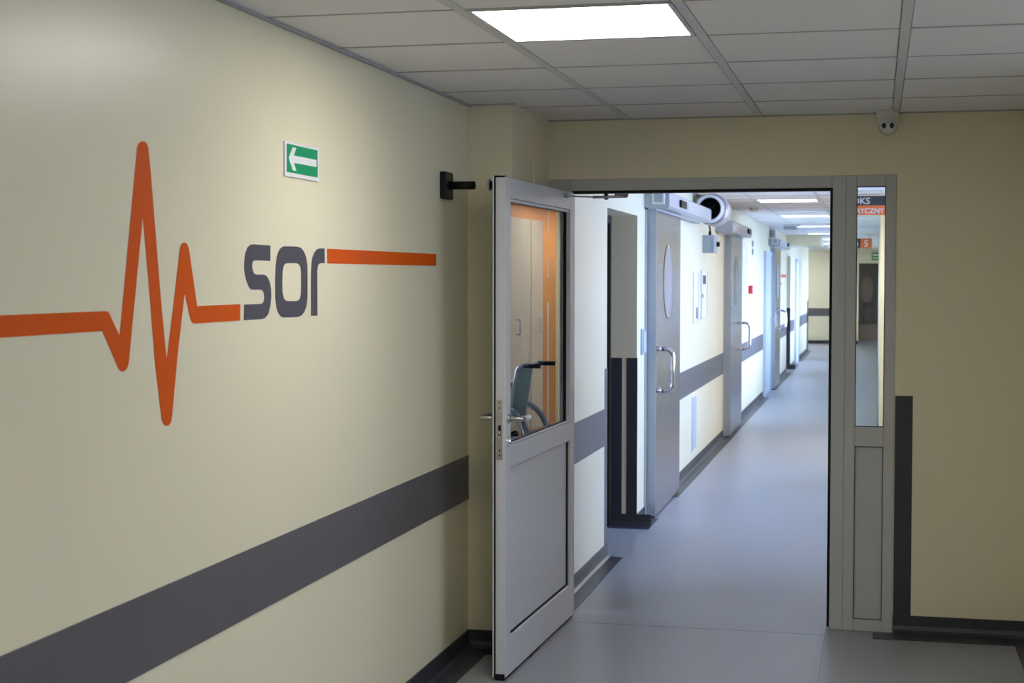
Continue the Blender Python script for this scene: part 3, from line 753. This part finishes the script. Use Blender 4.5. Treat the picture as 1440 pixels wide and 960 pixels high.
obj('red_band', add_lathe(new_bm(), [(0.1285, 13.00), (0.130, 13.005), (0.130, 13.015), (0.1285, 13.02)], (FX, 0, FZ), (0, 1, 0), 40), 'red', fan)
for k in range(6):
    a = 2 * math.pi * k / 6
    bm = new_bm()
    p = [(0.02, -0.012), (0.086, -0.022), (0.086, 0.022), (0.02, 0.012)]
    fn = lambda u_, v_, d_, a=a: (FX + u_ * math.cos(a) - v_ * math.sin(a), 12.92 + d_ + v_ * 0.5, FZ + u_ * math.sin(a) + v_ * math.cos(a))
    obj('fan_blade', add_prism(bm, p, fn, 0.0, 0.003), 'black', fan)
box('bracket', (XC, FX, 13.12, 13.20, 2.27, 2.30), 'anod', fan)

j = thing('junction_box', (XC, 13.7, 1.815), 'grey junction box on the wall below the duct fan', 'junction box')
box('box_body', (XC, XC + 0.085, 13.58, 13.80, 1.818, 1.972), 'boxgrey', j, bevel=0.004)
box('box_lid', (XC + 0.085, XC + 0.108, 13.575, 13.805, 1.815, 1.975), 'boxgrey', j, bevel=0.006)
obj('knob', add_lathe(new_bm(), [(0.0, 0.03), (0.020, 0.028), (0.022, 0.0)], (XC + 0.108, 13.72, 1.893), (1, 0, 0), 18), 'black', j)
obj('cable', add_tube(new_bm(), [(XC + 0.06, 13.62, 1.972), (XC + 0.06, 13.62, 2.00), (XC + 0.065, 13.60, 2.03), (XC + 0.07, 13.50, 2.028), (XC + 0.08, 13.36, 2.05)], 0.007, 8), 'black', j)
obj('cable_gland', add_tube(new_bm(), [(XC + 0.06, 13.62, 1.970), (XC + 0.06, 13.62, 2.005)], 0.012, 12), 'black', j)

def notice(y0, y1, z0, z1, label, pics):
    t = thing('notice_board', (XC, (y0 + y1) / 2, z0), label, 'notice board', 'notice boards on the corridor wall')
    bm = new_bm(); w_ = 0.010
    add_box(bm, XC, XC + 0.012, y0, y0 + w_, z0, z1); add_box(bm, XC, XC + 0.012, y1 - w_, y1, z0, z1)
    add_box(bm, XC, XC + 0.012, y0 + w_, y1 - w_, z0, z0 + w_); add_box(bm, XC, XC + 0.012, y0 + w_, y1 - w_, z1 - w_, z1)
    obj('board_frame', bm, 'paperframe', t)
    sh = box('sheet', (XC, XC + 0.006, y0 + w_, y1 - w_, z0 + w_, z1 - w_), 'paper', t)
    for (a, b, e, g_, m_) in pics:
        box('print', (XC + 0.006, XC + 0.0066, y0 + a * (y1 - y0), y0 + b * (y1 - y0), z0 + e * (z1 - z0), z0 + g_ * (z1 - z0)), m_, sh)
notice(12.86, 13.22, 1.218, 1.648, 'white framed notice nearest the steel sliding door', [(0.55, 0.9, 0.08, 0.3, 'band')])
notice(13.44, 13.90, 1.238, 1.662, 'grey framed notice with dark picture under the junction box', [(0.3, 0.85, 0.72, 0.9, 'letter'), (0.12, 0.4, 0.44, 0.52, 'band')])
notice(17.45, 18.15, 1.03, 1.97, 'tall grey board beyond the second sliding door', [(0.1, 0.9, 0.1, 0.9, 'paperframe')])
t = thing('access_panel', (XC, 12.95, 0.16), 'pale access panel low on the wall under the guard band', 'panel')
box('panel_cover', (XC, XC + 0.012, 12.82, 13.08, 0.165, 0.60), 'bluegrey', t, bevel=0.004)
box('panel_rim', (XC, XC + 0.005, 12.805, 13.095, 0.150, 0.615), 'white', t)
t = thing('fire_call_point', (XC, 18.62, 1.41), 'small red fire call point past the second sliding door', 'call point')
box('case', (XC, XC + 0.050, 18.57, 18.68, 1.412, 1.512), 'red', t, bevel=0.006)
box('push_plate', (XC + 0.050, XC + 0.053, 18.60, 18.65, 1.44, 1.485), 'white', t)
for i, (y, z) in enumerate(((19.1, 2.02), (19.1, 1.92))):
    q = thing('wall_socket', (XC, y, z - 0.04), '%s small grey wall socket past the call point' % ('upper' if i == 0 else 'lower'), 'socket', 'grey wall sockets')
    box('plate', (XC, XC + 0.012, y - 0.05, y + 0.05, z - 0.04, z + 0.04), 'boxgrey', q, bevel=0.003)
    box('insert', (XC + 0.012, XC + 0.016, y - 0.025, y + 0.025, z - 0.02, z + 0.02), 'band', q)
t = thing('wall_speaker', (XC, 22.3, 2.18), 'small white speaker box above the farthest drive housing', 'speaker')
box('speaker_case', (XC, XC + 0.09, 22.2, 22.45, 2.175, 2.295), 'white', t, bevel=0.01)
box('grille', (XC + 0.012, XC + 0.078, 22.195, 22.2, 2.19, 2.28), 'boxgrey', t)
for i, (y0, y1, z0, z1) in enumerate(((25.0, 26.3, 1.615, 1.665), (24.6, 25.1, 1.50, 1.535))):
    q = thing('wall_label', (XC, (y0 + y1) / 2, z0), ('long orange label strip' if i == 0 else 'short orange label strip') + ' on the distant corridor wall', 'label', 'orange label strips')
    box('label_plate', (XC, XC + 0.004, y0, y1, z0, z1), 'orange', q)
    box('label_backing', (XC, XC + 0.002, y0 - 0.02, y1 + 0.02, z0 - 0.015, z1 + 0.015), 'white', q)
# bulkhead and ceiling fittings
t = tag(box('wall_bulkhead', (XC, -0.93, 26.3, 27.6, 2.145, CEIL), 'paint', bevel=0.004), 'cream bulkhead boxed under the far corridor ceiling', kind='structure')
t = thing('emergency_light', (-1.15, 21.3, CEIL), 'white box emergency light on the corridor ceiling', 'emergency light')
box('light_case', (-1.25, -1.06, 21.25, 21.40, 2.243, CEIL), 'white', t, bevel=0.008)
box('lens_cover', (-1.235, -1.075, 21.244, 21.25, 2.255, 2.305), 'boxgrey', t, bevel=0.002)
obj('indicator', add_lathe(new_bm(), [(0.0, 0.03), (0.02, 0.025), (0.025, 0.0)], (-1.035, 21.3, CEIL), (0, 0, -1), 16), 'white', t)
t = thing('smoke_detector', (-1.25, 16.2, CEIL), 'small white smoke detector on the corridor ceiling', 'smoke detector')
obj('detector_body', add_lathe(new_bm(), [(0.0, 0.042), (0.022, 0.042), (0.036, 0.034), (0.040, 0.020), (0.048, 0.018), (0.050, 0.0)], (-1.25, 16.2, CEIL), (0, 0, -1), 24), 'white', t)

# ------------------------------------------------------------------ hanging signs seen through the side light
t = thing('hanging_sign', (-0.1, 13.8, 2.143), 'hanging dark and orange ward sign behind the side light', 'sign')
SY = 13.8
SX0, SX1 = -0.36, 0.10
ZB, ZM, ZT = 2.143, 2.226, 2.308
box('dark_band', (SX0, SX1, SY, SY + 0.02, ZM, ZT), 'signdark', t)
box('orange_band', (SX0, SX1, SY, SY + 0.02, ZB, ZM), 'signorange', t)
text_mesh('lettering', 'BOKS', 0.080, 'signwhite', t, lambda a, b, d_: (-0.066 + a, SY - 0.001 - d_, ZM + 0.012 + b), 'RIGHT', 0.0008, 0.0012)
text_mesh('lettering', 'PEDIATRYCZNY', 0.060, 'signwhite', t, lambda a, b, d_: (0.052 + a, SY - 0.001 - d_, ZB + 0.016 + b), 'RIGHT', 0.0008, 0.0012)
for x in (SX0 + 0.05, SX1 - 0.05):
    obj('hanger', add_tube(new_bm(), [(x, SY + 0.01, ZT), (x, SY + 0.01, CEIL)], 0.003, 8), 'steel', t)
t = thing('hanging_sign', (-0.3, 26.0, 2.10), 'small hanging number sign with orange 5 panel, far corridor', 'sign')
SY2 = 26.0
box('dark_panel', (-0.47, -0.27, SY2, SY2 + 0.02, 2.095, 2.255), 'signdark', t)
box('orange_panel', (-0.27, -0.09, SY2, SY2 + 0.02, 2.095, 2.255), 'signorange', t)
text_mesh('numeral', '5', 0.15, 'signwhite', t, lambda a, b, d_: (-0.18 + a, SY2 - 0.001 - d_, 2.122 + b), 'CENTER', 0.0008, 0.003)
text_mesh('numeral', '4', 0.15, 'signwhite', t, lambda a, b, d_: (-0.345 + a, SY2 - 0.001 - d_, 2.122 + b), 'CENTER', 0.0008, 0.003)
for x in (-0.42, -0.14):
    obj('hanger', add_tube(new_bm(), [(x, SY2 + 0.01, 2.255), (x, SY2 + 0.01, CEIL)], 0.004, 8), 'steel', t)
t = thing('exit_sign', (-0.02, YEND, 2.05), 'green exit sign over the far dark doorway', 'sign')
box('sign_board', (-0.135, 0.095, YEND - 0.02, YEND, 2.055, 2.245), 'signgreen', t)
box('pictogram', (-0.11, 0.07, YEND - 0.022, YEND - 0.02, 2.165, 2.200), 'signwhite', t)
box('pictogram', (-0.11, 0.07, YEND - 0.022, YEND - 0.02, 2.095, 2.120), 'signwhite', t)

# ------------------------------------------------------------------ far room furniture
t = thing('wooden_bench', (-0.1, 40.6, 0), 'brown wooden bench in the far dim room', 'bench')
box('bench_front', (-0.75, 0.55, 40.5, 40.53, 0.0, 0.40), 'wood', t)
box('bench_top', (-0.78, 0.58, 40.48, 41.4, 0.40, 0.44), 'wood', t)
box('bench_side', (-0.75, -0.72, 40.53, 41.38, 0.0, 0.40), 'wood', t)
box('bench_side', (0.52, 0.55, 40.53, 41.38, 0.0, 0.40), 'wood', t)
t = thing('high_stool', (-0.25, 40.9, 0.445), 'dark stool with rounded back on the far wooden bench', 'stool')
box('seat', (-0.36, -0.04, 40.75, 41.07, 0.90, 1.0), 'black', t, bevel=0.02, seg=2)
for x0, x1 in ((-0.34, -0.30), (-0.02, -0.08)):
    for y in (40.78, 41.04):
        obj('leg', add_tube(new_bm(), [(x0, y, 0.448), (x1, y, 0.90)], 0.018, 8), 'brown', t)
obj('backrest', add_prism(new_bm(), ellipse(-0.25, 1.33, 0.15, 0.33, 20), lambda a, b, d_: (a, d_, b), 41.06, 41.10), 'wood', t)

# ------------------------------------------------------------------ recess: cupboard and wheelchair (mirrored in the door glass)
t = thing('tall_cupboard', (1.03, 14.78, 0), 'tall orange cupboard with cream doors in the waiting recess', 'cupboard')
CX = 1.0
box('carcass', (CX, 1.058, 13.83, 15.72, 0.0, 2.30), 'orangewall', t)
for i, (a, b) in enumerate(((13.93, 14.70), (14.73, 15.14))):
    dd = box('cupboard_door', (CX - 0.022, CX, a, b, 0.10, 2.17), 'cream_door', t, bevel=0.003)
    hy = a + (b - a) * (0.36 if i < 1 else 0.45)
    bm = new_bm(); add_tube(bm, fillet([(CX - 0.022, hy, 1.20), (CX - 0.06, hy, 1.20), (CX - 0.06, hy, 1.06), (CX - 0.022, hy, 1.06)], 0.012, 4), 0.009, 8)
    obj('handle', bm, 'paperframe', dd)
box('white_strip', (CX - 0.004, CX, 15.38, 15.43, 0.10, 1.35), 'white', t)
box('white_strip', (CX - 0.004, CX, 15.38, 15.43, 1.60, 1.80), 'white', t)
box('white_strip', (CX - 0.004, CX, 15.38, 15.43, 2.05, 2.28), 'white', t)

def wheelchair(loc, rz):
    # local: x forward, z up, wheels at y = +-0.27
    w = thing('wheelchair', loc, 'folding wheelchair with grey teal seat in the waiting recess', 'wheelchair', rz=rz)
    L = lambda nm, bm, m_, par=None, sm=False: obj(nm, bm, m_, par or w, local=True, smooth=sm)
    for s_ in (-1, 1):
        y = 0.28 * s_
        ring = lambda r, yy, n=40: [(r * math.cos(2 * math.pi * k / n), yy, 0.305 + r * math.sin(2 * math.pi * k / n)) for k in range(n + 1)]
        wh = L('wheel', add_tube(new_bm(), ring(0.287, y), 0.018, 8, cap=False), 'boxgrey')
        L('hand_rim', add_tube(new_bm(), ring(0.255, y + 0.035 * s_), 0.009, 8, cap=False), 'chrome', wh)
        bm = new_bm()
        for k in range(18):
            a = 2 * math.pi * k / 18
            add_tube(bm, [(0, y, 0.305), (0.272 * math.cos(a), y, 0.305 + 0.272 * math.sin(a))], 0.0018, 4)
        L('spokes', bm, 'steel', wh)
        L('hub', add_tube(new_bm(), [(0, y - 0.03, 0.305), (0, y + 0.03, 0.305)], 0.028, 14), 'black', wh)
        yf = 0.22 * s_
        bm = new_bm()
        add_tube(bm, fillet([(-0.30, yf, 0.90), (-0.17, yf, 0.90), (-0.10, yf, 0.48), (-0.09, yf, 0.30)], 0.05), 0.012, 10)
        add_tube(bm, [(-0.10, yf, 0.47), (0.36, yf, 0.47)], 0.012, 10)
        add_tube(bm, [(-0.09, yf, 0.28), (0.34, yf, 0.28)], 0.012, 10)
        add_tube(bm, fillet([(-0.12, yf, 0.70), (0.26, yf, 0.70), (0.30, yf, 0.47), (0.34, yf, 0.24)], 0.04), 0.012, 10)
        L('side_frame', bm, 'steel')
        L('push_grip', add_tube(new_bm(), [(-0.36, yf, 0.90), (-0.22, yf, 0.90)], 0.018, 12), 'black')
        L('armrest', add_box(new_bm(), -0.08, 0.24, yf - 0.025, yf + 0.025, 0.705, 0.735, 0.008, 2), 'teal')
        cs = L('caster', add_tube(new_bm(), [(0.34 + 0.07 * math.cos(2 * math.pi * k / 20), yf, 0.085 + 0.07 * math.sin(2 * math.pi * k / 20)) for k in range(21)], 0.014, 8, cap=False), 'rubber')
        L('caster_fork', add_tube(new_bm(), [(0.34, yf, 0.28), (0.34, yf, 0.085)], 0.012, 8), 'steel', cs)
        ft = L('leg_rest', add_tube(new_bm(), fillet([(0.36, yf * 0.9, 0.47), (0.48, yf * 0.9, 0.40), (0.56, yf * 0.9, 0.14)], 0.04), 0.011, 8), 'steel')
        L('foot_plate', add_box(new_bm(), 0.54, 0.70, min(yf * 0.9, yf * 0.2), max(yf * 0.9, yf * 0.2), 0.125, 0.14, 0.004), 'black', ft)
    L('seat', add_box(new_bm(), -0.09, 0.34, -0.21, 0.21, 0.475, 0.51, 0.01, 2), 'teal')
    fnb = lambda a, b, d_: (-0.10 - (b - 0.48) * 0.16 + d_, a, b)
    L('backrest', add_prism(new_bm(), [(-0.21, 0.50), (0.21, 0.50), (0.21, 0.88), (-0.21, 0.88)], fnb, -0.012, 0.012), 'teal')
    bm = new_bm(); add_tube(bm, [(0.12, -0.21, 0.46), (0.12, 0.21, 0.29)], 0.011, 8); add_tube(bm, [(0.12, 0.21, 0.46), (0.12, -0.21, 0.29)], 0.011, 8)
    L('cross_brace', bm, 'steel')
    return w
wheelchair((0.43, 12.05, 0.0), 0.0)
